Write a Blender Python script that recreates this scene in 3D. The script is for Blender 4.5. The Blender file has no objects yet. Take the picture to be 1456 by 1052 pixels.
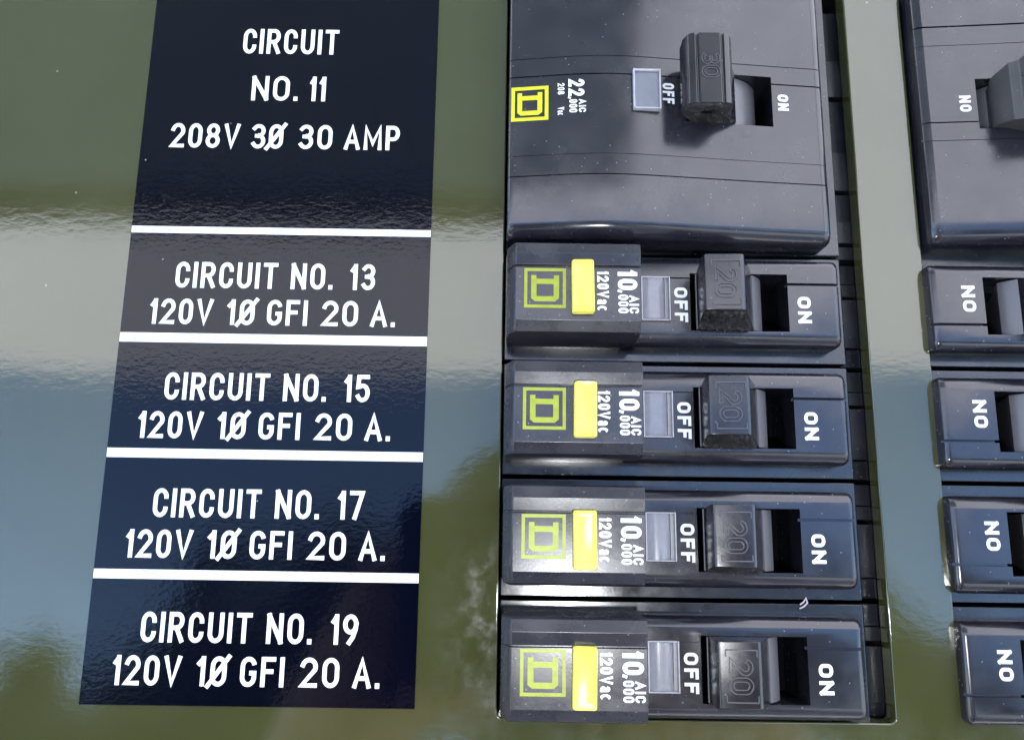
import bpy, bmesh, math, random
from mathutils import Matrix, Vector
R = math.radians
random.seed(7)
S = bpy.context.scene
MM = 0.001

# ------------------------------------------------------------------ where the panel stands
TILT = 25.0                                   # the panel face leans back by this much
ORIGIN = Vector((0, 0, 1.35))                 # height of the panel point straight in front of the lens
PANEL = Matrix.Translation(ORIGIN) @ Matrix.Rotation(R(90 - TILT), 4, 'X')   # x right, y up the panel, z out of it
def panel_point(x, y, z=0):                   # millimetres on the panel -> world metres
    return PANEL @ Vector((x * MM, y * MM, z * MM))

# ------------------------------------------------------------------ camera
cd = bpy.data.cameras.new('camera'); cam = bpy.data.objects.new('camera', cd); S.collection.objects.link(cam)
def cam_axes():
    u = Vector((1, .0138, 0)).normalized()
    v = Vector((61, -5778, 1130)); v = (v - v.dot(u) * u).normalized()
    n = -v.cross(u)
    if n.z > 0: n = -n
    return u, v, n
u_, v_, n_ = cam_axes()                       # panel axes written in camera space (x right, y down, z ahead)
right = Vector((u_.x, v_.x, n_.x)); down = Vector((u_.y, v_.y, n_.y)); ahead = Vector((u_.z, v_.z, n_.z))
CAM_D = 129.0
m = Matrix((right, -down, -ahead)).transposed().to_4x4()
m.translation = Vector((0, 0, CAM_D * MM))
cam.matrix_world = PANEL @ m
cd.sensor_width = 36; cd.lens = 36 * 1130 / 1456
cd.clip_start = 0.005; cd.clip_end = 400
S.camera = cam

# ------------------------------------------------------------------ sky, sun, exposure
SUN_EL, SUN_AZ = 52.0, 18.0                   # the sun stands behind the panel, high
w = bpy.data.worlds.new('World'); S.world = w; w.use_nodes = True
nt = w.node_tree; bg = nt.nodes['Background']
sky = nt.nodes.new('ShaderNodeTexSky'); sky.sky_type = 'NISHITA'; sky.sun_disc = False
sky.sun_elevation = R(SUN_EL); sky.sun_rotation = R(SUN_AZ)
sky.air_density = 1.0; sky.dust_density = 0.8; sky.ozone_density = 4.5
nt.links.new(sky.outputs[0], bg.inputs[0]); bg.inputs[1].default_value = 0.15
sd = bpy.data.lights.new('sun', 'SUN'); sun = bpy.data.objects.new('sun', sd); S.collection.objects.link(sun)
sd.energy = 4.5; sd.angle = R(.5); sd.color = (1, .95, .87)
sdir = Vector((math.sin(R(SUN_AZ)) * math.cos(R(SUN_EL)), math.cos(R(SUN_AZ)) * math.cos(R(SUN_EL)), math.sin(R(SUN_EL))))
sun.rotation_euler = sdir.to_track_quat('Z', 'Y').to_euler()
S.view_settings.view_transform = 'Standard'; S.view_settings.look = 'None'
S.view_settings.exposure = 2.5; S.view_settings.gamma = 1.0
FLASH_W = 0.022

# ------------------------------------------------------------------ materials
class NT:
    def __init__(s, name):
        s.m = bpy.data.materials.new(name); s.m.use_nodes = True
        s.t = s.m.node_tree; s.b = s.t.nodes['Principled BSDF']
        s.tc = s.t.nodes.new('ShaderNodeTexCoord')
    def n(s, kind, **kw):
        x = s.t.nodes.new('ShaderNode' + kind)
        for k, v in kw.items():
            if k in x.inputs: x.inputs[k].default_value = v
            else: setattr(x, k, v)
        return x
    def l(s, a, b): s.t.links.new(a, b)
    def map(s, scale, coord='Object'):
        mp = s.n('Mapping'); mp.inputs['Scale'].default_value = scale
        s.l(s.tc.outputs[coord], mp.inputs['Vector']); return mp.outputs[0]
    def noise(s, scale, detail=3, rough=.5, coord='Object'):
        nz = s.n('TexNoise'); nz.inputs['Scale'].default_value = 1
        nz.inputs['Detail'].default_value = detail; nz.inputs['Roughness'].default_value = rough
        s.l(s.map(scale, coord), nz.inputs['Vector']); return nz.outputs[0]
    def ramp(s, src, a, b, lo=0., hi=1.):
        r = s.n('MapRange'); r.clamp = True
        for k, v in (('From Min', a), ('From Max', b), ('To Min', lo), ('To Max', hi)): r.inputs[k].default_value = v
        s.l(src, r.inputs['Value']); return r.outputs[0]
    def mix(s, fac, c1, c2):
        x = s.n('Mix', data_type='RGBA')
        if hasattr(fac, 'links'): s.l(fac, x.inputs[0])
        else: x.inputs[0].default_value = fac
        for i, c in ((6, c1), (7, c2)):
            if hasattr(c, 'links'): s.l(c, x.inputs[i])
            else: x.inputs[i].default_value = (*c, 1)
        return x.outputs[2]
    def math(s, op, a, b):
        x = s.n('Math', operation=op)
        for i, c in enumerate((a, b)):
            if hasattr(c, 'links'): s.l(c, x.inputs[i])
            else: x.inputs[i].default_value = c
        return x.outputs[0]
    def bump(s, h, dist, strength=1.0, prev=None):
        b = s.n('Bump'); b.inputs['Strength'].default_value = strength; b.inputs['Distance'].default_value = dist
        s.l(h, b.inputs['Height'])
        if prev is not None: s.l(prev, b.inputs['Normal'])
        return b.outputs[0]
    def specks(s, per_m, size, keep, coord='Object'):      # dust specks: small dots, only some cells have one
        v = s.n('TexVoronoi'); v.inputs['Scale'].default_value = per_m
        s.l(s.tc.outputs[coord], v.inputs['Vector'])
        dot = s.ramp(v.outputs['Distance'], size, size * .45)
        sep = s.n('SeparateColor'); s.l(v.outputs['Color'], sep.inputs[0])
        pick = s.math('LESS_THAN', sep.outputs[0], keep)
        return s.math('MULTIPLY', dot, pick)

def V3(a): return (a, a, a)
def paint_material():
    k = NT('olive_drab_paint')
    base = (.043, .045, .0150)
    cloud = k.noise(V3(35), 4, .6)
    col = k.mix(k.ramp(cloud, .35, .7), base, (.050, .052, .020))
    dust = k.specks(330, .09, .03); dark = k.specks(150, .08, .03)
    # pale dusty smear beside the left edge of the breaker opening
    sp = k.n('SeparateXYZ'); k.l(k.tc.outputs['Object'], sp.inputs[0])
    gx = k.math('MULTIPLY', k.ramp(sp.outputs[0], -.0135, -.006), k.ramp(sp.outputs[0], .0, -.002))
    gy = k.math('MULTIPLY', k.ramp(sp.outputs[1], -.034, -.026), k.ramp(sp.outputs[1], .002, -.008))
    smear = k.math('MULTIPLY', k.math('MULTIPLY', gx, gy), k.ramp(k.noise(V3(220), 5, .65), .42, .75))
    low = k.math('MULTIPLY', k.ramp(sp.outputs[1], -.026, -.031), k.ramp(k.noise(V3(160), 5, .6), .4, .75))
    low = k.math('MULTIPLY', low, k.ramp(sp.outputs[0], -.02, .0))
    col = k.mix(k.math('MULTIPLY', k.math('MAXIMUM', smear, low), .14), col, (.20, .22, .19))
    col = k.mix(dust, col, (.30, .30, .26)); col = k.mix(dark, col, (.02, .018, .012))
    k.l(col, k.b.inputs['Base Color'])
    k.l(k.math('ADD', k.ramp(k.noise(V3(120), 4), .3, .8, .045, .09), k.math('MULTIPLY', smear, .25)), k.b.inputs['Roughness'])
    k.b.inputs['IOR'].default_value = 1.75
    h1 = k.noise((520, 900, 700), 4, .6); h2 = k.noise(V3(120), 2)
    k.l(k.bump(h1, .000011, 1, k.bump(h2, .000015)), k.b.inputs['Normal'])
    return k.m
def label_material():
    k = NT('black_vinyl')
    col = k.mix(k.specks(420, .08, .02), (.0012, .0018, .006), (.25, .25, .28))
    k.l(col, k.b.inputs['Base Color'])
    k.b.inputs['Roughness'].default_value = .05; k.b.inputs['IOR'].default_value = 1.345
    h1 = k.noise((800, 1300, 900), 3, .6); h2 = k.noise(V3(140), 2)
    k.l(k.bump(h1, .000019, 1, k.bump(h2, .00003)), k.b.inputs['Normal'])
    return k.m
def plastic(name, base, rough, ior=1.5, dustiness=1., bump=.000010):
    k = NT(name)
    big = k.ramp(k.noise(V3(90), 5, .65), .45, .75)
    dust = k.specks(600, .09, .025 * dustiness); fine = k.specks(1900, .26, .035 * dustiness); tiny = k.specks(1300, .07, .03 * dustiness)
    fine = k.math('MAXIMUM', fine, tiny)
    scr = k.ramp(k.noise((140, 2600, 900), 4, .7), .66, .80)
    col = k.mix(k.math('MULTIPLY', big, .35 * dustiness), base, (.055, .055, .060))
    col = k.mix(k.math('MULTIPLY', k.math('MAXIMUM', dust, fine), .7), col, (.22, .22, .25))
    k.l(col, k.b.inputs['Base Color'])
    r = k.ramp(k.noise(V3(160), 4, .6), .3, .75, rough - .04, rough + .09)
    r = k.math('ADD', r, k.ramp(k.noise((55, 75, 60), 6, .7), .5, .72, 0, .09))
    k.l(k.math('ADD', r, k.math('MULTIPLY', scr, .12)), k.b.inputs['Roughness'])
    k.b.inputs['IOR'].default_value = ior
    h = k.noise(V3(2200), 3, .6)
    k.l(k.bump(h, bump, 1), k.b.inputs['Normal'])
    return k.m
def plain(name, col, rough=.5, metal=0, **kw):
    k = NT(name); n = k.ramp(k.noise(V3(kw.pop('scale', 900)), 4), .3, .7)
    c = Vector(col); k.l(k.mix(n, tuple(c * .88), tuple(c * 1.08)), k.b.inputs['Base Color'])
    k.b.inputs['Roughness'].default_value = rough; k.b.inputs['Metallic'].default_value = metal
    for a, b in kw.items(): k.b.inputs[a.replace('_', ' ')].default_value = b
    return k.m
M = {}
M['paint'] = paint_material()
M['vinyl'] = label_material()
M['plastic'] = plastic('black_plastic', (.011, .0105, .017), .17, 1.62, 1, .000004)
M['module'] = plastic('module_plastic', (.017, .016, .023), .25, 1.60, 1, .000006)
M['base'] = plastic('base_plastic', (.007, .009, .014), .16, 1.62, 1.3, .000005)
M['ledge'] = plastic('ledge_plastic', (.006, .007, .010), .30, 1.4, 1.0)
M['handle'] = plastic('handle_plastic', (.009, .008, .012), .17, 1.58, .6, .000005)
M['worn'] = plain('worn_edge', (.055, .053, .062), .35, scale=2500)
M['drum'] = plastic('drum_plastic', (.105, .10, .11), .35, 1.55, .8)
M['rough'] = plastic('broken_plastic', (.012, .011, .010), .22, 1.55, 3, .00016)
M['cavity'] = plain('dark_cavity', (.003, .003, .004), .9, IOR=1.15)
M['white'] = plain('white_print', (.82, .83, .86), .45)
M['logo'] = plain('yellow_green_print', (.27, .31, .015), .4)
M['logo_bright'] = plain('bright_yellow_print', (.58, .58, .01), .4)
M['yellow'] = plain('yellow_plastic', (.90, .82, .10), .22, Subsurface_Weight=.15, Subsurface_Scale=.002)
k = NT('clear_lens'); M['lens'] = k.m
k.b.inputs['Base Color'].default_value = (.80, .80, .86, 1); k.b.inputs['Transmission Weight'].default_value = .92
k.b.inputs['Roughness'].default_value = .2; k.b.inputs['IOR'].default_value = 1.5
k.l(k.bump(k.noise((900, 200, 900), 3), .00004), k.b.inputs['Normal'])
M['flag'] = plain('grey_indicator_flag', (.36, .37, .39), .45)
M['rim'] = plain('rim_highlight', (.42, .42, .47), .25)  # pale colour stands in for light caught on the clear edges

# ------------------------------------------------------------------ helpers
def tag(o, label=None, cat=None, group=None, kind=None):
    for a, b in (('label', label), ('category', cat), ('group', group), ('kind', kind)):
        if b: o[a] = b
    return o
class MB:                                     # one mesh being collected, in millimetres
    def __init__(s): s.v = []; s.f = []
    def add(s, vs, fs):
        o = len(s.v); s.v += [tuple(x) for x in vs]; s.f += [tuple(i + o for i in f) for f in fs]; return s
    def box(s, x0, x1, y0, y1, z0, z1):
        return s.add([(x0,y0,z0),(x1,y0,z0),(x1,y1,z0),(x0,y1,z0),(x0,y0,z1),(x1,y0,z1),(x1,y1,z1),(x0,y1,z1)],
                     [(3,2,1,0),(4,5,6,7),(0,1,5,4),(1,2,6,5),(2,3,7,6),(3,0,4,7)])
    def rings(s, rings, caps=(True, True)):   # rings of equal length joined into a tube
        n = len(rings[0]); vs = [p for r in rings for p in r]; fs = []
        for i in range(len(rings) - 1):
            for j in range(n):
                fs.append((i*n+j, i*n+(j+1) % n, (i+1)*n+(j+1) % n, (i+1)*n+j))
        if caps[0]: fs.append(tuple(range(n))[::-1])
        if caps[1]: fs.append(tuple((len(rings)-1)*n + j for j in range(n)))
        return s.add(vs, fs)
    def prism_z(s, poly, z0, z1):             # poly in x, y
        return s.rings([[(x, y, z0) for x, y in poly], [(x, y, z1) for x, y in poly]])
    def cyl(s, c, axis, r, h, n=24):
        rs = []
        for t in (-h/2, h/2):
            rg = []
            for i in range(n):
                a = 2*math.pi*i/n; p = [r*math.cos(a), r*math.sin(a)]; p.insert(axis, t)
                rg.append((c[0]+p[0], c[1]+p[1], c[2]+p[2]))
            rs.append(rg)
        return s.rings(rs)
    def mesh(s, name, scale=MM, fix=True):
        me = bpy.data.meshes.new(name); me.from_pydata(s.v, [], s.f)
        if fix:
            bm = bmesh.new(); bm.from_mesh(me); bmesh.ops.recalc_face_normals(bm, faces=bm.faces); bm.to_mesh(me); bm.free()
        if scale != 1: me.transform(Matrix.Scale(scale, 4))
        return me
def link(name, me, mat, parent=None, bevel=0, seg=2, angle=28, smooth=True):
    o = bpy.data.objects.new(name, me); S.collection.objects.link(o)
    me.materials.clear(); me.materials.append(mat)
    if parent is not None: o.parent = parent
    if bevel:
        b = o.modifiers.new('bevel', 'BEVEL'); b.width = bevel * MM; b.segments = seg; b.limit_method = 'ANGLE'
        b.angle_limit = R(angle); b.harden_normals = True; b.use_clamp_overlap = True
        for p in me.polygons: p.use_smooth = True
    elif smooth == 'auto':
        for p in me.polygons: p.use_smooth = True
        me.set_sharp_from_angle(angle=R(angle))
    return o
def carve(mb, cutters):                       # cut solids out of a solid, still in millimetres
    a = bpy.data.objects.new('t', mb.mesh('t', 1)); S.collection.objects.link(a); tmp = []
    for c in cutters:
        b = bpy.data.objects.new('c', c.mesh('c', 1)); S.collection.objects.link(b); tmp.append(b)
        md = a.modifiers.new('b', 'BOOLEAN'); md.operation = 'DIFFERENCE'; md.object = b; md.solver = 'EXACT'
    dg = bpy.context.evaluated_depsgraph_get(); dg.update()
    me = bpy.data.meshes.new_from_object(a.evaluated_get(dg))
    for o in [a] + tmp: bpy.data.objects.remove(o)
    me.transform(Matrix.Scale(MM, 4)); return me
def empty(name, local):                       # an Empty standing on the panel at the given place (mm)
    o = bpy.data.objects.new(name, None); S.collection.objects.link(o); o.empty_display_size = .01
    o.matrix_world = PANEL @ local; return o
def kids(o): return [c for c in bpy.data.objects if c.parent == o]
def copy_tree(o, parent=None):
    c = o.copy(); S.collection.objects.link(c)
    if parent is not None:
        c.parent = parent; c.matrix_parent_inverse = o.matrix_parent_inverse.copy()
    for ch in kids(o): copy_tree(ch, c)
    return c
def rrect(x0, x1, y0, y1, r, n=5):
    P = []
    for cx, cy, a in ((x1-r, y1-r, 0), (x0+r, y1-r, 90), (x0+r, y0+r, 180), (x1-r, y0+r, 270)):
        for i in range(n + 1):
            t = R(a + 90*i/n); P.append((cx + r*math.cos(t), cy + r*math.sin(t)))
    return P

# ------------------------------------------------------------------ lettering: stroke glyphs laid as flat print
def arc(cx, cy, rx, ry, a0, a1, n=7):
    return [(cx + rx*math.cos(R(a0+(a1-a0)*i/n)), cy + ry*math.sin(R(a0+(a1-a0)*i/n))) for i in range(n+1)]
def stad(w=1, r=.3):
    return arc(.5*w, 1-r, .5*w, r, 0, 180, 12) + arc(.5*w, r, .5*w, r, 180, 360, 12)
# glyph: (advance width, list of (points, closed)); coordinates 0..1 run between the stroke centre lines
G = {
 'C': (.60, [([(1, .66)] + arc(.5, .72, .5, .28, 0, 180, 10) + arc(.5, .28, .5, .28, 180, 360, 10) + [(1, .34)], 0)]),
 'I': (0, [([(0, 0), (0, 1)], 0)]),
 'R': (.62, [([(0, 0), (0, 1), (.5, 1)] + arc(.55, .74, .42, .26, 90, -90, 8) + [(0, .48)], 0), ([(.52, .48), (1, 0)], 0)]),
 'U': (.62, [([(0, 1)] + arc(.5, .28, .5, .28, 180, 360, 12) + [(1, 1)], 0)]),
 'T': (.62, [([(0, 1), (1, 1)], 0), ([(.5, 1), (.5, 0)], 0)]),
 'N': (.64, [([(0, 0), (0, 1)], 0), ([(0, 1), (1, 0)], 0), ([(1, 0), (1, 1)], 0)]),
 'O': (.62, [(stad(), 1)]), '0': (.60, [(stad(), 1)]),
 '.': (0, [([(0, 0), (0, .03)], 0)]),
 '1': (.30, [([(1, 0), (1, 1)], 0), ([(.0, .80), (.75, .95)], 0)]),
 '2': (.62, [(arc(.5, .72, .5, .28, 165, -25, 12) + [(0, 0), (1, 0)], 0)]),
 '3': (.60, [(arc(.5, .76, .47, .24, 150, -80, 10), 0), (arc(.5, .27, .5, .27, 80, -150, 10), 0), ([(.35, .52), (.6, .52)], 0)]),
 '5': (.60, [([(.95, 1), (.12, 1), (.05, .56)] + arc(.5, .31, .5, .31, 120, -150, 12), 0)]),
 '7': (.60, [([(0, 1), (1, 1), (.35, 0)], 0)]),
 '8': (.62, [(arc(.5, .76, .44, .24, 0, 360, 18)[:-1], 1), (arc(.5, .26, .5, .26, 0, 360, 18)[:-1], 1)]),
 '9': (.62, [(arc(.5, .70, .5, .30, 0, 360, 18)[:-1], 1), ([(1, .70)] + [(.95, .5), (.72, .2), (.42, 0)], 0)]),
 'V': (.70, [([(0, 1), (.5, 0), (1, 1)], 0)]),
 'A': (.70, [([(0, 0), (.5, 1), (1, 0)], 0), ([(.2, .30), (.8, .30)], 0)]),
 'M': (.80, [([(0, 0), (0, 1), (.5, .22), (1, 1), (1, 0)], 0)]),
 'P': (.62, [([(0, 0), (0, 1), (.5, 1)] + arc(.55, .72, .45, .28, 90, -90, 8) + [(0, .44)], 0)]),
 'G': (.62, [(arc(.5, .72, .5, .28, 10, 180, 10) + arc(.5, .28, .5, .28, 180, 360, 10) + [(1, .45), (.58, .45)], 0)]),
 'F': (.56, [([(0, 0), (0, 1), (1, 1)], 0), ([(0, .52), (.8, .52)], 0)]),
 'Ø': (.62, [(stad(), 1), ([(-.42, -.12), (1.38, 1.12)], 0)]),
 ',': (.0, [([(.0, .04), (-.12, -.2)], 0)]),
 'a': (.50, [(arc(.5, .56, .46, .17, 160, 0, 7) + [(.96, -.02)], 0), ([(.96, .40), (.45, .38)] + arc(.42, .18, .42, .18, 100, 270, 7) + [(.96, .06)], 0)]),
 'c': (.52, [(arc(.5, .375, .5, .375, 45, 315, 14), 0)]),
 'r': (.35, [([(0, 0), (0, .75)], 0), ([(0, .5), (.5, .75), (1, .72)], 0)]),
}
def ribbon(pts, closed, wd, cap):
    p = [Vector(q) for q in pts]; q = [p[0]]
    for a in p[1:]:
        if (a - q[-1]).length > wd*.06: q.append(a)
    p = q
    if closed and (p[0]-p[-1]).length < wd*.06: p.pop()
    n = len(p); L = []; Rr = []
    if not closed and cap:
        p[0] = p[0] + (p[0]-p[1]).normalized()*cap; p[-1] = p[-1] + (p[-1]-p[-2]).normalized()*cap
    for i in range(n):
        a = p[i]-p[i-1] if (i > 0 or closed) else None
        b = p[(i+1) % n]-p[i] if (i < n-1 or closed) else None
        a = (a or b).normalized(); b = (b or a).normalized()
        na = Vector((-a.y, a.x)); nb = Vector((-b.y, b.x)); mt = na + nb
        if mt.length < .3: mt = nb.copy()
        mt.normalize(); kf = min(1/max(mt.dot(nb), .2), 1.9)
        L.append(p[i] + mt*wd/2*kf); Rr.append(p[i] - mt*wd/2*kf)
    return L, Rr
class Print:                                  # flat print; every stroke lies a hair above the last so none share a plane
    def __init__(s, z, thick=0): s.mb = MB(); s.z = z; s.k = 0; s.thick = thick
    def stroke(s, pts, closed, wd, cap, tf):
        L, Rr = ribbon(pts, closed, wd, cap); n = len(L); z = 0 if callable(s.z) else s.z + (s.k % 6)*.004; s.k += 1
        P = [tf(v) for v in L] + [tf(v) for v in Rr]
        base = [(x, y, (s.z(x, y) + (s.k % 6)*.004) if callable(s.z) else z) for x, y in P]
        F = []
        for i in range(n if closed else n-1):
            j = (i+1) % n; F.append((i, j, n+j, n+i))
        if not s.thick: s.mb.add(base, F); return
        t = s.thick; N = len(base)
        vs = base + [(x, y, z0 - t) for x, y, z0 in base]; FF = list(F)
        for f in F: FF.append(tuple(i+N for i in f)[::-1])
        for i in range(n if closed else n-1):
            j = (i+1) % n; FF += [(i, i+N, j+N, j), (n+i, n+j, n+j+N, n+i+N)]
        if not closed: FF += [(0, n, n+N, N), (n-1, n-1+N, 2*n-1+N, 2*n-1)]
        s.mb.add(vs, FF)
    def glyph(s, ch, x, h, wd, tf, wscale=1.0, rnd=None):
        aw, st = G[ch]; W = aw*h*wscale; hh = h - wd
        for pts, cl in st:
            q = [Vector((x + wd/2 + a*max(W-wd, 0) if aw else x + wd/2 + a*h*.5, wd/2 + b*hh)) for a, b in pts]
            s.stroke(q, cl, wd, 0 if ch in 'CGc' else (wd/2 if ch != 'Ø' or cl else wd*.2), tf)
        return max(W, wd)
    def outlined(s, ch, x, w_, h, fat, wd, tf):   # raised outline of a fat digit
        aw, st = G[ch]
        for pts, cl in st:
            q = [(x + fat/2 + a*(w_-fat), fat/2 + b*(h-fat)) for a, b in pts]
            L, Rr = ribbon(q, cl, fat, 0)
            if cl: s.stroke(L, 1, wd, 0, tf); s.stroke(Rr, 1, wd, 0, tf)
            else: s.stroke(L + Rr[::-1], 1, wd, 0, tf)
    def word(s, txt, x0, x1, h, wd, tf):      # letters spread so that the word fills x0..x1
        ws = [max(G[c][0]*h, wd) for c in txt]; gap = .17*h if len(txt) > 1 else 0
        tot = sum(ws) + gap*(len(txt)-1); kx = (x1-x0)/tot
        x = x0
        for c in txt:
            fat = G[c][0]*h > wd*1.05
            ww = max(G[c][0]*h, wd)*kx
            s.glyph(c, x + (0 if fat else (ww-wd)/2), h, wd, tf, kx if fat else 1)
            x += ww + gap*kx
def text_right(ox, oy): return lambda v: (ox + v[0], oy + v[1])          # upright text
def text_down(ox, oy): return lambda v: (ox + v[1], oy - v[0])           # reads downwards, letter tops to the right

# ================================================================== THE PANEL
WL, WR, SR, FR, WB = -1.6, 59.3, 69.6, 130.5, -28.75
mb = MB().box(-230, 300, -190, 190, -3.3, 0)
cover_me = carve(mb, [MB().prism_z(rrect(WL, WR, WB, 108, .9), -6, 3), MB().prism_z(rrect(SR, FR, WB+.5, 108, 1.6), -6, 3)])
cover = link('panel_cover', cover_me, M['paint'], None, .28, 2, 40)
cover.matrix_world = PANEL
tag(cover, 'olive drab painted steel panel cover with two tall breaker openings', 'panel cover')
cab = link('cabinet', MB().box(-229, 299, -189, 189, -160, -3.9).mesh('cabinet'), M['paint'], cover, 0)
# the cabinet is hollow behind the openings
cab.data = carve(MB().box(-229, 299, -189, 189, -160, -3.4), [MB().box(-6, 135, -34, 112, -60, 5)]); cab.data.materials.append(M['paint'])
pan = link('mounting_pan', MB().box(-5.5, 134.5, -33.5, 111.5, -59.5, -12.6).mesh('pan'), M['cavity'], cover)

# ------------------------------------------------------------------ the label strip
lab = empty('circuit_label', Matrix.Identity(4))
tag(lab, 'glossy black label strip with white circuit names 11 to 19, left of the breakers', 'label')
link('backing', MB().box(-65.35, -14.15, -27.6, 118, .03, .16).mesh('backing'), M['vinyl'], lab)
for y0, y1 in ((48.2, 49.4), (29.1, 30.7), (10.0, 11.5), (-8.95, -7.5)):
    mb = MB(); y0r, y1r = y0, y1
    mb.add([(-65.3, y0, .175), (-14.2, y0r-.1, .175), (-14.2, y1r-.1, .175), (-65.3, y1, .175)], [(0, 1, 2, 3)])
    link('divider_line', mb.mesh('divider_line', fix=False), M['white'], lab)
def line(words, cy, h=4.55, wd=.68):
    p = Print(.185)
    for t, x0, x1 in words: p.word(t, x0, x1, h, wd, text_right(0, cy - h/2))
    link('lettering', p.mb.mesh('lettering', fix=False), M['white'], lab)
line([('CIRCUIT', -49.0, -31.9)], 84.6, 4.9, .70)
line([('NO.', -46.8, -38.6), ('11', -36.5, -33.7)], 75.4, 4.75, .70)
line([('208V', -60.3, -48.2), ('3', -46.2, -43.7), ('Ø', -43.1, -40.6), ('30', -37.9, -32.0), ('AMP', -29.9, -20.2)], 66.2, 4.6, .69)
for n, cy in (('13', 40.8), ('15', 21.75), ('17', 2.85), ('19', -16.15)):
    line([('CIRCUIT', -57.0, -39.8), ('NO.', -37.5, -30.5), (n, -27.5, -23.3)], cy)
    line([('120V', -60.7, -50.2), ('1', -47.8, -46.5), ('Ø', -45.7, -43.2), ('GFI', -41.1, -34.4), ('20', -31.9, -25.9), ('A.', -23.8, -19.7)], cy - 6.4, 4.4)

# ================================================================== SINGLE-POLE GFI BREAKERS
def make_breaker():
    t = empty('circuit_breaker', Matrix.Identity(4))
    # base tier, full pitch wide
    b = carve(MB().box(-1.5, 56.6, -9.30, 9.30, -12.5, -2.45), [MB().box(29.0, 45.8, -5.3, 5.2, -11.5, 3)])
    link('base', b, M['base'], t, .3, 2, 60)
    e = MB().box(56.7, 63.5, -9.2, -6.05, -12, -5.6)
    e.box(56.7, 63.5, -5.9, 2.7, -12, -4.6); e.box(56.7, 63.5, 3.4, 5.6, -12, -5.2); e.box(56.7, 63.5, 5.75, 9.2, -12, -5.4)
    link('line_clip_cover', e.mesh('line_clip_cover'), M['ledge'], t, .12, 2)
    # raised tier: rounded long edges, rounded far end, slot for the handle
    prof = [(-7.45, -3)] + [(-5.35 - 2.1*math.cos(R(a)), .2 + 2.2*math.sin(R(a))) for a in (0, 20, 40, 60, 78, 90)] \
         + [(5.9, 2.4)] + [(5.9 + 1.75*math.sin(R(a)), .6 + 1.8*math.cos(R(a))) for a in (15, 35, 55, 75, 90)] + [(7.65, -3)]
    rings = [[(18, y, z) for y, z in prof]]
    for a in range(0, 91, 15):
        r = 1.15; x = 54.2 - r + r*math.sin(R(a)); ins = r*(1-math.cos(R(a)))
        rings.append([(x, max(-7.45+ins, min(7.65-ins, y)), (z-ins*.75 if z > -2 else z)) for y, z in prof])
    body = MB().rings(rings)
    me = carve(body, [MB().box(29.3, 45.5, -4.95, 4.85, -9, 8), MB().box(45, 60, 2.95, 3.40, 1.2, 8),
                      MB().box(25.9, 30, 3.85, 4.1, 2.0, 8), MB().box(21.0, 26.0, -3.5, 4.15, 1.6, 8)])
    body = link('body', me, M['plastic'], t, 0, smooth='auto', angle=32)
    # dark floor of the slot
    link('slot_floor', MB().box(29.05, 45.75, -5.2, 5.15, -11.4, -9.6).mesh('slot_floor'), M['cavity'], t)
    # ground fault module: the prouder block on the left
    prof = [(-7.15, -3), (-7.05, 5.9), (-6.65, 7.3), (-4.95, 8.2), (3.62, 8.2), (3.68, 7.75), (3.92, 7.75), (3.98, 8.45),
            (5.85, 8.8), (7.55, 8.25), (7.85, 7.7), (7.95, -3)]
    def prof_at(x, dz, ins): return [(x, max(-7.15+ins, min(7.95-ins, y)), z - (dz if z > 0 else 0)) for y, z in prof]
    mb = MB().rings([prof_at(-1.05, 3.1, .9), prof_at(-.95, 2.6, .35), prof_at(.15, .35, .05), prof_at(.45, 0, 0), prof_at(20.2, 0, 0)])
    mod = link('ground_fault_module', mb.mesh('module'), M['module'], t, .16, 2, 20)
    # test button
    poly = rrect(9.25, 12.75, -4.3, 4.3, .35, 3)
    mb = MB().rings([[(x, y, 7.9) for x, y in poly], [(x, y, 9.3) for x, y in poly],
                     [(11 + (x-11)*.93, y*.97, 9.75) for x, y in poly], [(11 + (x-11)*.6, y*.8, 9.55) for x, y in poly]])
    link('test_button', mb.mesh('test_button'), M['yellow'], t, 0, smooth='auto', angle=40)
    # indicator window: grey flag under a clear curved lens
    link('indicator_flag', MB().box(21.15, 25.85, -3.4, 4.05, 1.62, 1.9).mesh('flag'), M['flag'], t)
    pr = [(21.36, 1.95)] + [(23.2 - 1.82*math.cos(R(a)), 2.5 + .75*math.sin(R(a))) for a in range(0, 181, 12)] + [(25.03, 1.95)]
    mb = MB().rings([[(x, -3.2, z) for x, z in pr], [(x, 3.85, z) for x, z in pr]])
    link('indicator_window', mb.mesh('indicator_window'), M['lens'], t, 0, smooth='auto', angle=40)
    rm = MB(); x0, x1, y0, y1 = 21.12, 25.88, -3.42, 4.07
    rm.box(x0, x0+.22, y0, y1, 2.0, 3.05); rm.box(x1-.20, x1, y0, y1, 2.0, 3.15); rm.box(x0+.23, x1-.21, y0, y0+.20, 2.0, 3.0); rm.box(x0+.23, x1-.21, y1-.20, y1, 2.0, 3.0)
    rm.box(x1-.85, x1-.72, y0+.21, y1-.21, 2.0, 2.9)
    link('window_rim', rm.mesh('window_rim'), M['rim'], t, .05, 1)
    # handle and its drum
    sec = [(30.5, -2), (30.3, 2.5), (29.55, 9.6), (29.75, 11.0), (30.3, 11.15), (35.4, 11.35), (35.85, 11.1), (36.1, 10.3), (38.3, 5.6), (39.6, 2.4), (39.6, -2)]
    def y_at(z, side):
        k_ = max(0, min(1, (z - 2.4)/8.8)); return (-4.8 + 1.0*k_) if side < 0 else (4.78 + .45*k_)
    mb = MB().rings([[(x, y_at(z, -1), z) for x, z in sec], [(x, y_at(z, 1), z) for x, z in sec]])
    h = link('handle', mb.mesh('handle'), M['handle'], t, .16, 2, 25)
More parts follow.
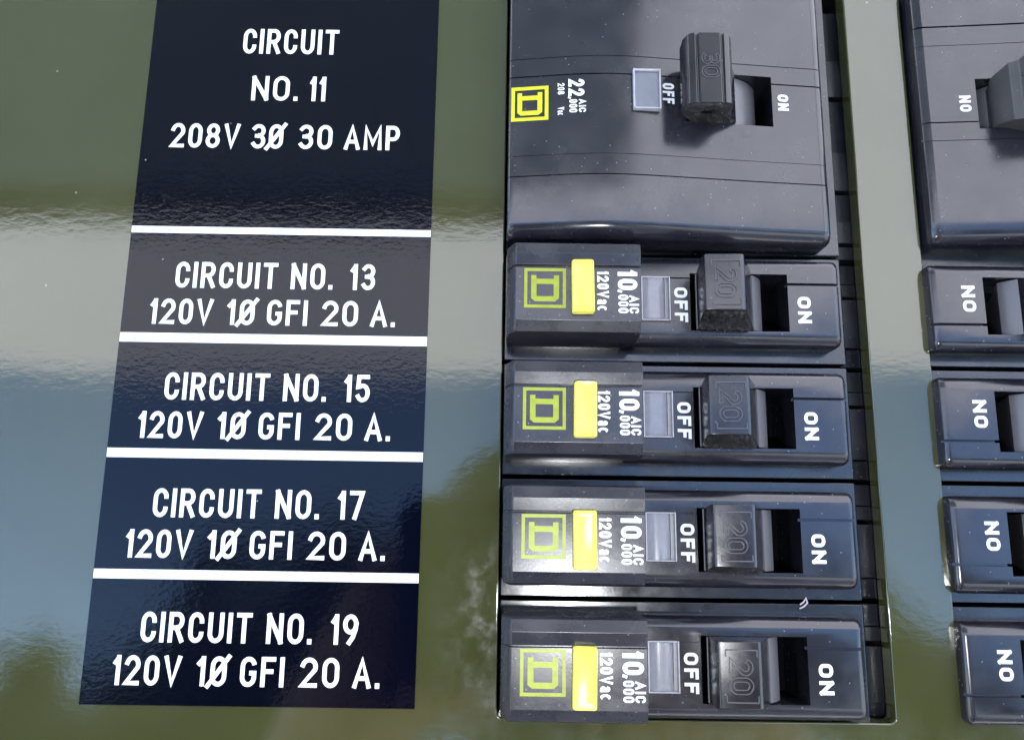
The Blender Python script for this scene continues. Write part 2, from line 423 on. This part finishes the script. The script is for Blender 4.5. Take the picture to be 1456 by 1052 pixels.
    # rough broken-off gate on the lower end of the handle
    mb = MB(); rnd = random.Random(3); cols, rows = 22, 14; vs = []
    for j in range(rows + 1):
        z = 2.6 + 8.1*j/rows
        xl = 30.35 + (29.7-30.35)*(j/rows); xr = 39.3 + (35.9-39.3)*(j/rows)
        for i in range(cols + 1):
            edge = i in (0, cols) or j in (0, rows)
            hole = math.hypot((i/cols-.42)*1.6, j/rows-.55) < .22
            vs.append((xl+(xr-xl)*i/cols, y_at(z, -1) - (.02 if edge else rnd.uniform(.03, .50)) + (.0 if not hole else .02), z))
    fs = [(j*(cols+1)+i, j*(cols+1)+i+1, (j+1)*(cols+1)+i+1, (j+1)*(cols+1)+i) for j in range(rows) for i in range(cols)]
    mb.add(vs, fs)
    link('rough_end', mb.mesh('rough_end', fix=False), M['rough'], h)
    p = Print(11.36, .3)
    f = text_down(31.2, 3.2); p.z = lambda x, y: 11.33 + (x-30.3)*.039
    p.outlined('2', .1, 2.2, 3.3, .55, .13, text_down(31.15, 3.0)); p.outlined('0', 2.6, 2.2, 3.3, .55, .13, text_down(31.15, 3.0))
    for yy in (4.1, -2.9):
        p.stroke([Vector((0, 0)), Vector((4.4, 0))], 0, .18, 0, lambda v, yy=yy: (30.7 + v[0], yy + v[1]))
    for xx in (30.7, 35.1):
        for ya, yb in ((4.1, 3.2), (-2.9, -2.0)):
            p.stroke([Vector((xx, ya)), Vector((xx, yb))], 0, .16, 0, lambda v: (v[0], v[1]))
    link('number', p.mb.mesh('number'), M['worn'], h)
    dr = [(34.6 + 8.4*math.sin(R(a)), -4.4 + 8.4*math.cos(R(a))) for a in range(-32, 63, 5)]
    sec = dr + [(38, -9.5), (32, -9.5)]
    mb = MB().rings([[(x, -4.72, z) for x, z in sec], [(x, 4.65, z) for x, z in sec]])
    link('handle_drum', mb.mesh('handle_drum'), M['drum'], t, 0, smooth='auto', angle=40)
    # print on the body
    p = Print(2.43); p.word('OFF', 0, 5.9, 2.2, .50, text_down(26.65, 2.35)); p.word('ON', 0, 4.45, 2.2, .54, text_down(47.0, 1.0))
    link('lettering', p.mb.mesh('lettering', fix=False), M['white'], body)
    # print on the module
    p = Print(8.225)
    p.word('10', 0, 3.2, 3.1, .64, text_down(16.55, 3.25)); p.word(',', 0, .5, 1.6, .42, text_down(16.75, .05))
    p.word('000', .75, 3.75, 1.6, .30, text_down(16.6, 0)); p.word('AIC', .85, 3.75, 1.5, .30, text_down(18.35, 0))
    p.word('120Vac', 0, 6.5, 1.85, .36, text_down(13.3, 3.05))
    link('lettering', p.mb.mesh('lettering', fix=False), M['white'], mod)
    link('logo', logo(1.75, -3.05, 6.6, 6.5, 8.225, .50).mesh('logo', fix=False), M['logo'], mod)
    return t
def logo(x, y, w_, h_, z, fr, zf=None):
    mb = MB()
    def q(pts, dz=0): mb.add([(a, b, (zf(a, b) if zf else z) + dz) for a, b in pts], [tuple(range(len(pts)))])
    def rect(x0, x1, y0, y1, dz=0): q([(x0, y0), (x1, y0), (x1, y1), (x0, y1)], dz)
    rect(x, x+w_, y+h_-fr, y+h_); rect(x, x+w_, y, y+fr); rect(x, x+fr, y+fr, y+h_-fr); rect(x+w_-fr, x+w_, y+fr, y+h_-fr)
    X = lambda a: x + a*w_
    Y = lambda b: y + h_*(1-b)
    rect(X(.165), X(.835), Y(.40), Y(.27))                                   # stem, lying across
    rect(X(.165), X(.29), Y(.27), Y(.18)); rect(X(.71), X(.835), Y(.27), Y(.18))   # serifs
    q([(X(.165), Y(.40)), (X(.165), Y(.76)), (X(.295), Y(.71)), (X(.295), Y(.40))][::-1])
    q([(X(.835), Y(.40)), (X(.705), Y(.40)), (X(.705), Y(.71)), (X(.835), Y(.76))][::-1])
    q([(X(.165), Y(.76)), (X(.26), Y(.84)), (X(.74), Y(.84)), (X(.835), Y(.76)), (X(.705), Y(.71)), (X(.295), Y(.71))])
    return mb

proto = make_breaker()
GL = 'black single pole GFI breakers with yellow test buttons'
GR = 'black single pole breakers facing left in the right opening'
CY = (36.7, 17.5, -1.7, -20.9)
ORD = ('black 20 amp GFI breaker right below the large breaker, its handle end rough and shiny',
       'black 20 amp GFI breaker, its yellow button touching the 120Vac print, beside CIRCUIT NO. 15',
       'black 20 amp GFI breaker with the white flash glare on its face and window',
       'bottom black 20 amp GFI breaker in the left opening, beside the label CIRCUIT NO. 19')
jit = ((0, .15, 1.6), (.30, .12, -.8), (.15, -.25, .5), (.05, -.2, -1.6))
for i, cy in enumerate(CY):
    o = proto if i == 0 else copy_tree(proto)
    o.matrix_world = PANEL @ Matrix.Translation((0, cy*MM, 0))
    tag(o, ORD[i], 'circuit breaker', GL)
    for ch in kids(o):
        if ch.name.startswith('test_button'):
            dx, dy, rz = jit[i]; ch.location = (dx*MM, dy*MM, 0); ch.rotation_euler.z = R(rz*.5)
RX = 123.5
RL = ('topmost small black breaker in the right opening, under the big one', 'second small black breaker from the top in the right opening',
      'third small black breaker down in the right opening, above the bottom one', 'bottom small black breaker in the right opening, in the corner of the cover')
for i, cy in enumerate(CY):
    o = copy_tree(proto)
    o.matrix_world = PANEL @ Matrix.Translation((RX*MM, (cy-.1)*MM, 0)) @ Matrix.Rotation(math.pi, 4, 'Z')
    tag(o, RL[i], 'circuit breaker', GR)

# ================================================================== THREE-POLE BREAKERS
def crown(x):                                 # height of the arched face along its length
    pts = [(-3, 4.2), (0, 4.7), (5, 5.4), (10, 6.1), (15, 6.5), (20, 6.3), (28, 5.5), (36, 4.6), (45, 3.7), (54, 2.9), (60, 2.6)]
    for (a, za), (b, zb) in zip(pts, pts[1:]):
        if x <= b: 
            s = (x-a)/(b-a); return za + (zb-za)*s
    return pts[-1][1]
def smooth_crown(x): return (crown(x-2) + crown(x-1) + 2*crown(x) + crown(x+1) + crown(x+2))/6
def make_three_pole():
    t = empty('circuit_breaker', Matrix.Identity(4))
    link('base', carve(MB().box(-1.5, 56.6, 46.55, 103.9, -12.5, -2.45), [MB().box(28.6, 44.3, 67.2, 76.9, -11.5, 3)]), M['base'], t, .3, 2, 60)
    e = MB().box(56.7, 63.5, 46.6, 49.0, -12, -4.4)
    for y0, y1, z in ((49.4, 53.4, -3.6), (53.6, 58.8, -4.4), (59.2, 66.6, -3.6), (66.9, 77.0, -4.4), (77.4, 84.6, -3.6), (85.0, 95.0, -4.4)): e.box(56.7, 63.5, y0, y1, -12, z)
    link('line_clip_cover', e.mesh('line_clip_cover'), M['ledge'], t, .12, 2)
    # cross-section over y: offset from the crowned height
    yl = []
    for a in (90, 75, 60, 45, 30, 15, 0): yl.append((49.1 - 2.4*math.sin(R(a)), -3.0 + 3.0*math.cos(R(a))))
    sec = [(46.7, -12)] + yl + [(57.05, .10), (57.10, -.25), (57.25, -.25), (57.30, 0), (60.75, 0), (60.79, -.09), (60.86, -.09), (60.90, 0), (75.25, 0), (75.3, -.25), (75.45, -.25), (75.5, 0), (78.66, 0), (78.70, -.12), (78.78, -.12), (78.82, 0), (84, 0), (93, 0)]
    for a in (15, 30, 45, 60, 75, 90): sec.append((95.0 + 2.2*math.sin(R(a)), -3.0 + 3.0*math.cos(R(a))))
    sec.append((97.2, -12))
    def ring(x, ins=0, drop=0):
        zc = smooth_crown(x)
        return [(x, max(46.7+ins, min(97.2-ins, y)), (max(zc + dz - drop, -3) if dz > -11 else -3)) for y, dz in sec]
    rings = [ring(-1.2, .5, .5), ring(-1.0, .15, .15), ring(-.7)]
    x = 0
    while x < 52: rings.append(ring(x)); x += 1.3
    for a in range(0, 91, 15):
        r = 1.4; rings.append(ring(53.35 - r + r*math.sin(R(a)), r*(1-math.cos(R(a))), .7*r*(1-math.cos(R(a)))))
    me = carve(MB().rings(rings), [MB().box(28.8, 44.1, 67.4, 76.7, -9, 12)])
    body = link('body', me, M['plastic'], t, 0, smooth='auto', angle=30)
    link('slot_floor', MB().box(28.65, 44.25, 67.25, 76.85, -11.4, -9.6).mesh('slot_floor'), M['cavity'], t)
    # raised indicator window
    link('indicator_flag', MB().box(19.9, 24.3, 68.9, 75.9, 5.0, 6.25).mesh('flag'), M['flag'], t)
    link('indicator_window', MB().box(20.08, 24.12, 69.05, 75.62, 6.28, 6.85).mesh('indicator_window'), M['lens'], t, .3, 2)
    rm = MB(); x0, x1, y0, y1 = 19.75, 24.45, 68.75, 76.05
    rm.box(x0, x0+.3, y0, y1, 5.0, 7.15); rm.box(x1-.3, x1, y0, y1, 5.0, 7.0); rm.box(x0+.31, x1-.31, y0, y0+.28, 5.0, 7.0); rm.box(x0+.31, x1-.31, y1-.4, y1, 5.0, 7.0)
    link('window_rim', rm.mesh('window_rim'), M['rim'], t, .06, 1)
    # tie handle with grooved top and a bore in its end
    sec = [(30.2, 2.5), (29.6, 5.2), (27.6, 7.6), (27.1, 9.6), (27.2, 11.6), (27.9, 12.7), (28.5, 13.0), (28.95, 13.05), (29.1, 12.8), (29.35, 12.8), (29.5, 13.1),
           (33.0, 13.1), (33.15, 12.8), (33.4, 12.8), (33.55, 13.05), (34.4, 12.8), (35.0, 12.0), (35.2, 10.6), (35.2, 8.4), (36.2, 6.6), (37.4, 5.0), (37.6, 2.5)]
    def yb(z, s): 
        k_ = max(0, min(1, (z-4)/9)); return (67.6 - 1.1*k_) if s < 0 else (76.6 + 2.3*k_)
    me = carve(MB().rings([[(x, yb(z, -1), z) for x, z in sec], [(x, yb(z, 1), z) for x, z in sec]]), [MB().cyl((31.4, 67, 9.0), 1, .95, 8)])
    h = link('handle', me, M['handle'], t, .14, 2, 30)
    mb = MB(); rnd = random.Random(5); n = 34; rg = []
    def sec_pt(a, s):                          # ring of the end face scaled towards the bore
        cx, cz = 31.4, 9.0; P = []
        for i in range(n):
            ang = 2*math.pi*i/n; best = None; d = (math.cos(ang), math.sin(ang))
            for (x0, z0), (x1, z1) in zip(sec, sec[1:] + sec[:1]):
                ex, ez = x1-x0, z1-z0; den = d[0]*ez - d[1]*ex
                if abs(den) < 1e-9: continue
                tt = ((x0-cx)*ez - (z0-cz)*ex)/den; uu = ((x0-cx)*d[1] - (z0-cz)*d[0])/den
                if tt > 0 and 0 <= uu <= 1: best = tt if best is None else min(best, tt)
            best = best or 3; rr = 1.0 + (best*.97-1.0)*s
            z = cz + d[1]*rr; P.append((cx + d[0]*rr, yb(z, -1) - (.03 if s in (0, 1) else rnd.uniform(.05, .4)), z))
        return P
    mb.rings([sec_pt(0, s_/6) for s_ in range(7)], (False, False))
    link('rough_end', mb.mesh('rough_end', fix=False), M['rough'], h)
    p = Print(13.20, .3); p.outlined('3', .1, 2.1, 2.9, .45, .13, text_down(29.85, 75.4)); p.outlined('0', 2.5, 2.1, 2.9, .45, .13, text_down(29.85, 75.4))
    link('number', p.mb.mesh('number'), M['worn'], h)
    dr = [(34.5 + 9.2*math.sin(R(a)), -5.0 + 9.2*math.cos(R(a))) for a in range(-32, 63, 5)]
    s2 = dr + [(38, -9.5), (32, -9.5)]
    link('handle_drum', MB().rings([[(x, 67.55, z) for x, z in s2], [(x, 76.55, z) for x, z in s2]]).mesh('drum'), M['drum'], t, 0, smooth='auto', angle=40)
    p = Print(0); p.z = lambda x, y: smooth_crown(x) + .045
    p.word('OFF', 0, 3.8, 2.0, .42, text_down(24.9, 74.1)); p.word('ON', 0, 3.0, 1.9, .46, text_down(45.1, 73.5))
    p.word('22', 0, 3.1, 2.7, .52, text_down(8.9, 74.4)); p.word(',', 0, .4, 1.2, .3, text_down(9.0, 71.2))
    p.word('000', .2, 2.6, 1.35, .24, text_down(9.05, 70.9)); p.word('AIC', .2, 2.6, 1.2, .24, text_down(10.65, 70.9))
    p.word('208', 0, 2.1, 1.15, .20, text_down(7.1, 73.8)); p.word('Vac', 0, 1.5, 1.1, .19, text_down(7.1, 69.4))
    link('lettering', p.mb.mesh('lettering', fix=False), M['white'], body)
    link('logo', logo(-.75, 67.2, 6.3, 6.3, 0, .62, lambda a, b: smooth_crown(a) + .06).mesh('logo', fix=False), M['logo_bright'], body)
    return t
big = make_three_pole(); big.matrix_world = PANEL
tag(big, 'large black three pole breaker with raised handle marked 30, beside the label CIRCUIT NO. 11', 'circuit breaker')
o = copy_tree(big)
o.matrix_world = PANEL @ Matrix.Translation((RX*MM, 144.3*MM, 0)) @ Matrix.Rotation(math.pi, 4, 'Z')
for ch in kids(o):                            # this one is switched the other way: its handle is replaced by one thrown over
    if ch.name.startswith('handle') and 'drum' not in ch.name:
        for g in kids(ch): bpy.data.objects.remove(g)
        bpy.data.objects.remove(ch)
sec = [(32.6, -2), (32, 8), (31.5, 12.6), (32.2, 13.3), (38.2, 13.3), (38.9, 12.7), (40.0, 9.3), (41.2, 8.7), (42.0, 5.2), (41.8, 3.8), (41.0, 2.4), (41.0, -2)]
def ye(z, s_):
    k_ = max(0, min(1, (z-4)/9)); return (67.9 - 1.4*k_) if s_ < 0 else (76.4 + 2.3*k_)
hm = MB().rings([[(x, ye(z, -1), z) for x, z in sec], [(x, ye(z, 1), z) for x, z in sec]])
link('handle', hm.mesh('handle'), plastic('grey_handle', (.05, .048, .050), .3, 1.55, 1.0), o, .2, 2, 25)  # lighter grey plastic than the other large handle
tag(o, 'large black three pole breaker cut off at the upper right, above the small ones', 'circuit breaker')

# ================================================================== WHAT THE GLOSSY PAINT REFLECTS (behind the photographer)
def world_obj(name, mb, mat, parent=None, **kw):
    return link(name, mb.mesh(name, 1), mat, parent, 0, **kw)
M['concrete'] = plain('concrete', (.30, .29, .27), .9, scale=3)
gnd = world_obj('ground', MB().add([(-60, -60, 0), (60, -60, 0), (60, 60, 0), (-60, 60, 0)], [(0, 1, 2, 3)]), M['concrete'])
tag(gnd, kind='structure')
k = NT('pale_canvas'); M['canvas'] = k.m
tr = k.n('BsdfTranslucent'); tr.inputs[0].default_value = (.67, .66, .67, 1); df = k.n('BsdfDiffuse'); df.inputs[0].default_value = (.6, .6, .6, 1)
mx = k.n('MixShader'); mx.inputs[0].default_value = .65; k.l(df.outputs[0], mx.inputs[1]); k.l(tr.outputs[0], mx.inputs[2])
k.l(mx.outputs[0], k.t.nodes['Material Output'].inputs[0])
aw = bpy.data.objects.new('added_awning', None); S.collection.objects.link(aw); aw.location = (0, 1, 0)  # unseen canvas sheet, added to give the pale band in the reflections
tag(aw, 'added pale canvas sheet on thin posts, unseen, giving the pale band in the reflections', 'added_awning')
def awn(mb, name, mat): o = world_obj(name, mb, mat, aw); o.matrix_parent_inverse = Matrix.Translation((0, -1, 0)); return o
AH = 2.75
mb = MB(); vs = []; nx, ny = 24, 10
for j in range(ny+1):
    for i in range(nx+1):
        x = -3.2 + 6.4*i/nx; y = -1.91 + 2.98*j/ny
        vs.append((x, y, AH + .04*math.sin(x*1.7) + .02*math.cos(y*3)))
mb.add(vs, [(j*(nx+1)+i, j*(nx+1)+i+1, (j+1)*(nx+1)+i+1, (j+1)*(nx+1)+i) for j in range(ny) for i in range(nx)])
awn(mb, 'canvas', M['canvas'])
M['post'] = plain('grey_post', (.3, .3, .3), .4)
for x in (-3.15, 3.15):
    for y in (-1.8, 1.0): awn(MB().box(x-.02, x+.02, y-.02, y+.02, 0, AH-.08), 'post', M['post'])
# the cabinet's own lid, propped open above the left half of the panel
lid = bpy.data.objects.new('hatch_door', None); S.collection.objects.link(lid); lid.location = (-.5, .17, 2.35)
tag(lid, 'olive hatch door propped open over the cabinet, seen as a dark reflection', 'hatch door')
world_lining = world_obj('added_lining', MB().box(-1.57, .30, -.79, .14, 2.325, 2.355), plain('added_lining_teal', (.27, .36, .38), .8, scale=6), lid); world_lining.matrix_parent_inverse = Matrix.Translation((.5, -.17, -2.35))  # added sheet, its pale teal lightens the top of the reflections
lid_me = MB().box(-1.6, .33, -.905, .17, 2.36, 2.40)
o = world_obj('door_sheet', lid_me, M['paint'], lid); o.matrix_parent_inverse = Matrix.Translation((.5, -.17, -2.35))

# ================================================================== THE PHOTOGRAPHER (reflected) AND THE CAMERA WITH ITS FLASH
M['jacket'] = plain('dark_jacket', (.018, .020, .014), .85, scale=60)
M['trousers'] = plain('dark_trousers', (.02, .02, .025), .85, scale=60)
M['skin'] = plain('skin', (.38, .23, .16), .5, scale=60)
M['hair'] = plain('dark_hair', (.012, .009, .007), .6, scale=200)
def P3(x, y, z): return PANEL @ Vector((x*MM, y*MM, z*MM))
person = bpy.data.objects.new('person', None); S.collection.objects.link(person); person.location = (.02, -.85, 0)
tag(person, 'person in a dark jacket leaning in with a camera, seen only as a dark reflection', 'person')
J = {'pelvis': ((.02, -.84, .93), .135), 'belly': ((.02, -.83, 1.08), .13), 'chest': ((.02, -.76, 1.26), .145), 'neck': ((.02, -.66, 1.43), .055),
     'head': ((.02, -.60, 1.53), .088), 'crown': ((.02, -.575, 1.61), .085)}
E_ = [('pelvis', 'belly'), ('belly', 'chest'), ('chest', 'neck'), ('neck', 'head'), ('head', 'crown')]
for s_, nm in ((-1, 'l'), (1, 'r')):
    hx = .01 + s_*.052
    J.update({nm+'sh': ((.02+s_*.17, -.74, 1.36), .062), nm+'el': ((.02+s_*.27, -.55, 1.14), .046), nm+'wr': ((.012+s_*.085, -.235, 1.335), .029),
              nm+'pa': ((.012+s_*.064, -.165, 1.385), .026), nm+'hp': ((.02+s_*.09, -.84, .88), .095), nm+'kn': ((.02+s_*.10, -.80, .50), .062),
              nm+'an': ((.02+s_*.11, -.86, .09), .042), nm+'to': ((.02+s_*.13, -.70, .04), .035)})
    E_ += [('chest', nm+'sh'), (nm+'sh', nm+'el'), (nm+'el', nm+'wr'), (nm+'wr', nm+'pa'), ('pelvis', nm+'hp'), (nm+'hp', nm+'kn'), (nm+'kn', nm+'an'), (nm+'an', nm+'to')]
    for f_ in range(4):
        a = (.012+s_*(.060-.002*f_), -.158-.006*f_, 1.392+.012-.013*f_); b = (.012+s_*(.040-.002*f_), -.150-.005*f_, 1.408-.014*f_); c = (.012+s_*(.022+.003*f_), -.160-.004*f_, 1.412-.015*f_)
        for q, pt in enumerate((a, b, c)): J[nm+'f%d%d' % (f_, q)] = (pt, .0085 - .001*q)
        E_ += [(nm+'pa', nm+'f%d0' % f_), (nm+'f%d0' % f_, nm+'f%d1' % f_), (nm+'f%d1' % f_, nm+'f%d2' % f_)]
    J[nm+'t0'] = ((.012+s_*.05, -.18, 1.365), .010); J[nm+'t1'] = ((.012+s_*.025, -.178, 1.362), .009)
    E_ += [(nm+'pa', nm+'t0'), (nm+'t0', nm+'t1')]
names = list(J); me = bpy.data.meshes.new('body')
off = Vector(person.location)
me.from_pydata([Vector(J[n][0]) - off for n in names], [(names.index(a), names.index(b)) for a, b in E_], [])
tmp = bpy.data.objects.new('t', me); S.collection.objects.link(tmp)
sk = tmp.modifiers.new('skin', 'SKIN'); sb = tmp.modifiers.new('sub', 'SUBSURF'); sb.levels = 2; sb.render_levels = 2
if not me.skin_vertices: bpy.context.view_layer.objects.active = tmp
bm = bmesh.new(); bm.from_mesh(me); lay = bm.verts.layers.skin.verify(); bm.verts.ensure_lookup_table()
for i, n in enumerate(names): bm.verts[i][lay].radius = (J[n][1], J[n][1]*(.75 if n in ('pelvis', 'belly', 'chest') else 1)); bm.verts[i][lay].use_root = (i == 0)
bm.to_mesh(me); bm.free()
dg = bpy.context.evaluated_depsgraph_get(); dg.update()
bme = bpy.data.meshes.new_from_object(tmp.evaluated_get(dg)); bpy.data.objects.remove(tmp); bme.name = 'body'
bme.materials.clear()
for q in ('jacket', 'trousers', 'skin'): bme.materials.append(M[q])
for p in bme.polygons:
    c = p.center + off; p.use_smooth = True
    p.material_index = 2 if (c.z > 1.45 and c.y < -.5) or c.y > -.245 else (0 if c.z > .90 else 1)
body_o = bpy.data.objects.new('body', bme); S.collection.objects.link(body_o); body_o.parent = person
def ball(name, c, r, mat, n=16):
    bm = bmesh.new(); bmesh.ops.create_uvsphere(bm, u_segments=n, v_segments=n//2+2, radius=1)
    for v in bm.verts: v.co = Vector((v.co.x*r[0], v.co.y*r[1], v.co.z*r[2])) + Vector(c) - off
    me = bpy.data.meshes.new(name); bm.to_mesh(me); bm.free(); me.materials.append(mat)
    for p in me.polygons: p.use_smooth = True
    o = bpy.data.objects.new(name, me); S.collection.objects.link(o); o.parent = person; return o
ball('hair', (.02, -.605, 1.625), (.095, .105, .085), M['hair'])
ball('nose', (.02, -.498, 1.555), (.013, .018, .020), M['skin'], 10)
for s_ in (-1, 1):
    ball('eye', (.02+s_*.032, -.508, 1.578), (.013, .010, .010), M['hair'], 10)
    ball('ear', (.02+s_*.09, -.585, 1.56), (.012, .022, .032), M['skin'], 10)
ball('mouth', (.02, -.508, 1.515), (.024, .010, .006), plain('lips', (.3, .1, .09), .5), 10)

camera_body = empty('compact_camera', Matrix.Translation((0, 0, .131)))
tag(camera_body, 'small black camera held up to the panel, its flash glinting in the black plastic', 'camera')
M['cam_black'] = plain('camera_black', (.012, .012, .013), .4)
cb = carve(MB().prism_z(rrect(-36, 58, -50, 9, 6), 0, 22), [MB().cyl((0, 0, 0), 2, 4.0, 60)])
link('camera_shell', cb, M['cam_black'], camera_body)
fl = bpy.data.lights.new('flash_lamp', 'AREA'); fl.shape = 'DISK'; fl.size = .005; fl.energy = FLASH_W; fl.color = (.95, .97, 1.0)
flo = bpy.data.objects.new('flash_lamp', fl); S.collection.objects.link(flo); flo.parent = camera_body
flo.location = (17*MM, -22*MM, -1.0*MM)

# ================================================================== ADDED TREES, UNSEEN (put in to darken the lower part of the reflections)
M['leaf'] = plain('dark_leaves', (.018, .028, .010), .7, scale=2)
M['bark'] = plain('bark', (.03, .025, .02), .9, scale=20)
def make_tree(x, y, lobes, seed, label):
    rnd = random.Random(seed)
    t = bpy.data.objects.new('added_tree', None); S.collection.objects.link(t); t.location = (x, y, 0)
    tag(t, label, 'added_tree', None)
    tb = MB()
    prev = None; rings = []
    for z, r in ((0, .20), (.5, .15), (1.4, .12), (2.2, .08), (3.0, .04)):
        rings.append([(r*math.cos(a*math.pi/4) + .03*math.sin(z*2), r*math.sin(a*math.pi/4), z) for a in range(8)])
    tb.rings(rings)
    for lx, lz, lr in lobes:
        a = Vector((0, 0, 1.5)); b = Vector((lx, 0, lz)); 
        rr = []
        for q in (0, .5, 1):
            c = a.lerp(b, q) + Vector((0, 0, .12*math.sin(q*3.1)))
            rr.append([(c.x + (.06-.045*q)*math.cos(k2*1.2566), c.y + .05*math.sin(k2*1.2566), c.z + (.05-.03*q)*math.sin(k2*1.2566+1)) for k2 in range(5)])
        tb.rings(rr)
    o = link('trunk', tb.mesh('trunk', 1), M['bark'], t)
    lf = MB()
    for lx, lz, lr in lobes:
        sub = [(Vector((lx, 0, lz)) + Vector((rnd.gauss(0, .45), rnd.gauss(0, .4), rnd.gauss(0, .40)))*lr, lr*rnd.uniform(.28, .5)) for _ in range(16)] + [(Vector((lx, 0, lz)), lr*.72)]
        for c, r in sub:
            for _ in range(150 if r < lr*.6 else 500):
                d = Vector((rnd.gauss(0, 1), rnd.gauss(0, 1), rnd.gauss(0, 1))).normalized(); p = c + d*r*rnd.random()**.4
                u1 = Vector((rnd.gauss(0, 1), rnd.gauss(0, 1), rnd.gauss(0, 1))).normalized(); u2 = u1.cross(d).normalized()
                l = rnd.uniform(.06, .12); lf.add([p - u1*l, p + u2*l*.5, p + u1*l, p - u2*l*.5], [(0, 1, 2, 3)])
    link('crown', lf.mesh('crown', 1, fix=False), M['leaf'], t)
make_tree(-2.3, -7.2, [(-.9, 2.3, 1.0), (-.1, 3.0, 1.1), (.9, 3.6, 1.05), (1.4, 3.9, .85), (-2.0, 2.35, 1.0), (-3.0, 1.9, 1.0)], 11, 'left dark leafy crown, added out of view to darken the lower reflections')
make_tree(.9, -7.0, [(-1.0, 3.6, 1.05), (.2, 3.4, 1.0), (1.1, 3.5, 1.05), (.2, 2.3, 1.1)], 12, 'middle dark leafy crown, added out of view to darken the lower reflections')
make_tree(3.3, -7.3, [(-.5, 3.4, .95), (.5, 2.9, .95), (1.1, 2.2, .8)], 13, 'right dark leafy crown, added out of view to darken the lower reflections')

# a curl of pale lint caught in the gap under the third breaker
mb = MB(); pts = [(46.2, -12.3), (46.9, -12.0), (47.5, -11.4), (47.3, -10.7), (46.9, -11.3), (46.3, -11.7)]
pr = Print(-2.0, .15); pr.stroke([Vector(p) for p in pts], 0, .20, 0, lambda v: (v[0], v[1]))
lint = link('lint', pr.mb.mesh('lint'), plain('pale_lint', (.5, .42, .48), .9)); lint.matrix_world = PANEL
tag(lint, 'tiny curl of pale pink lint in the gap above the bottom breaker', 'lint')
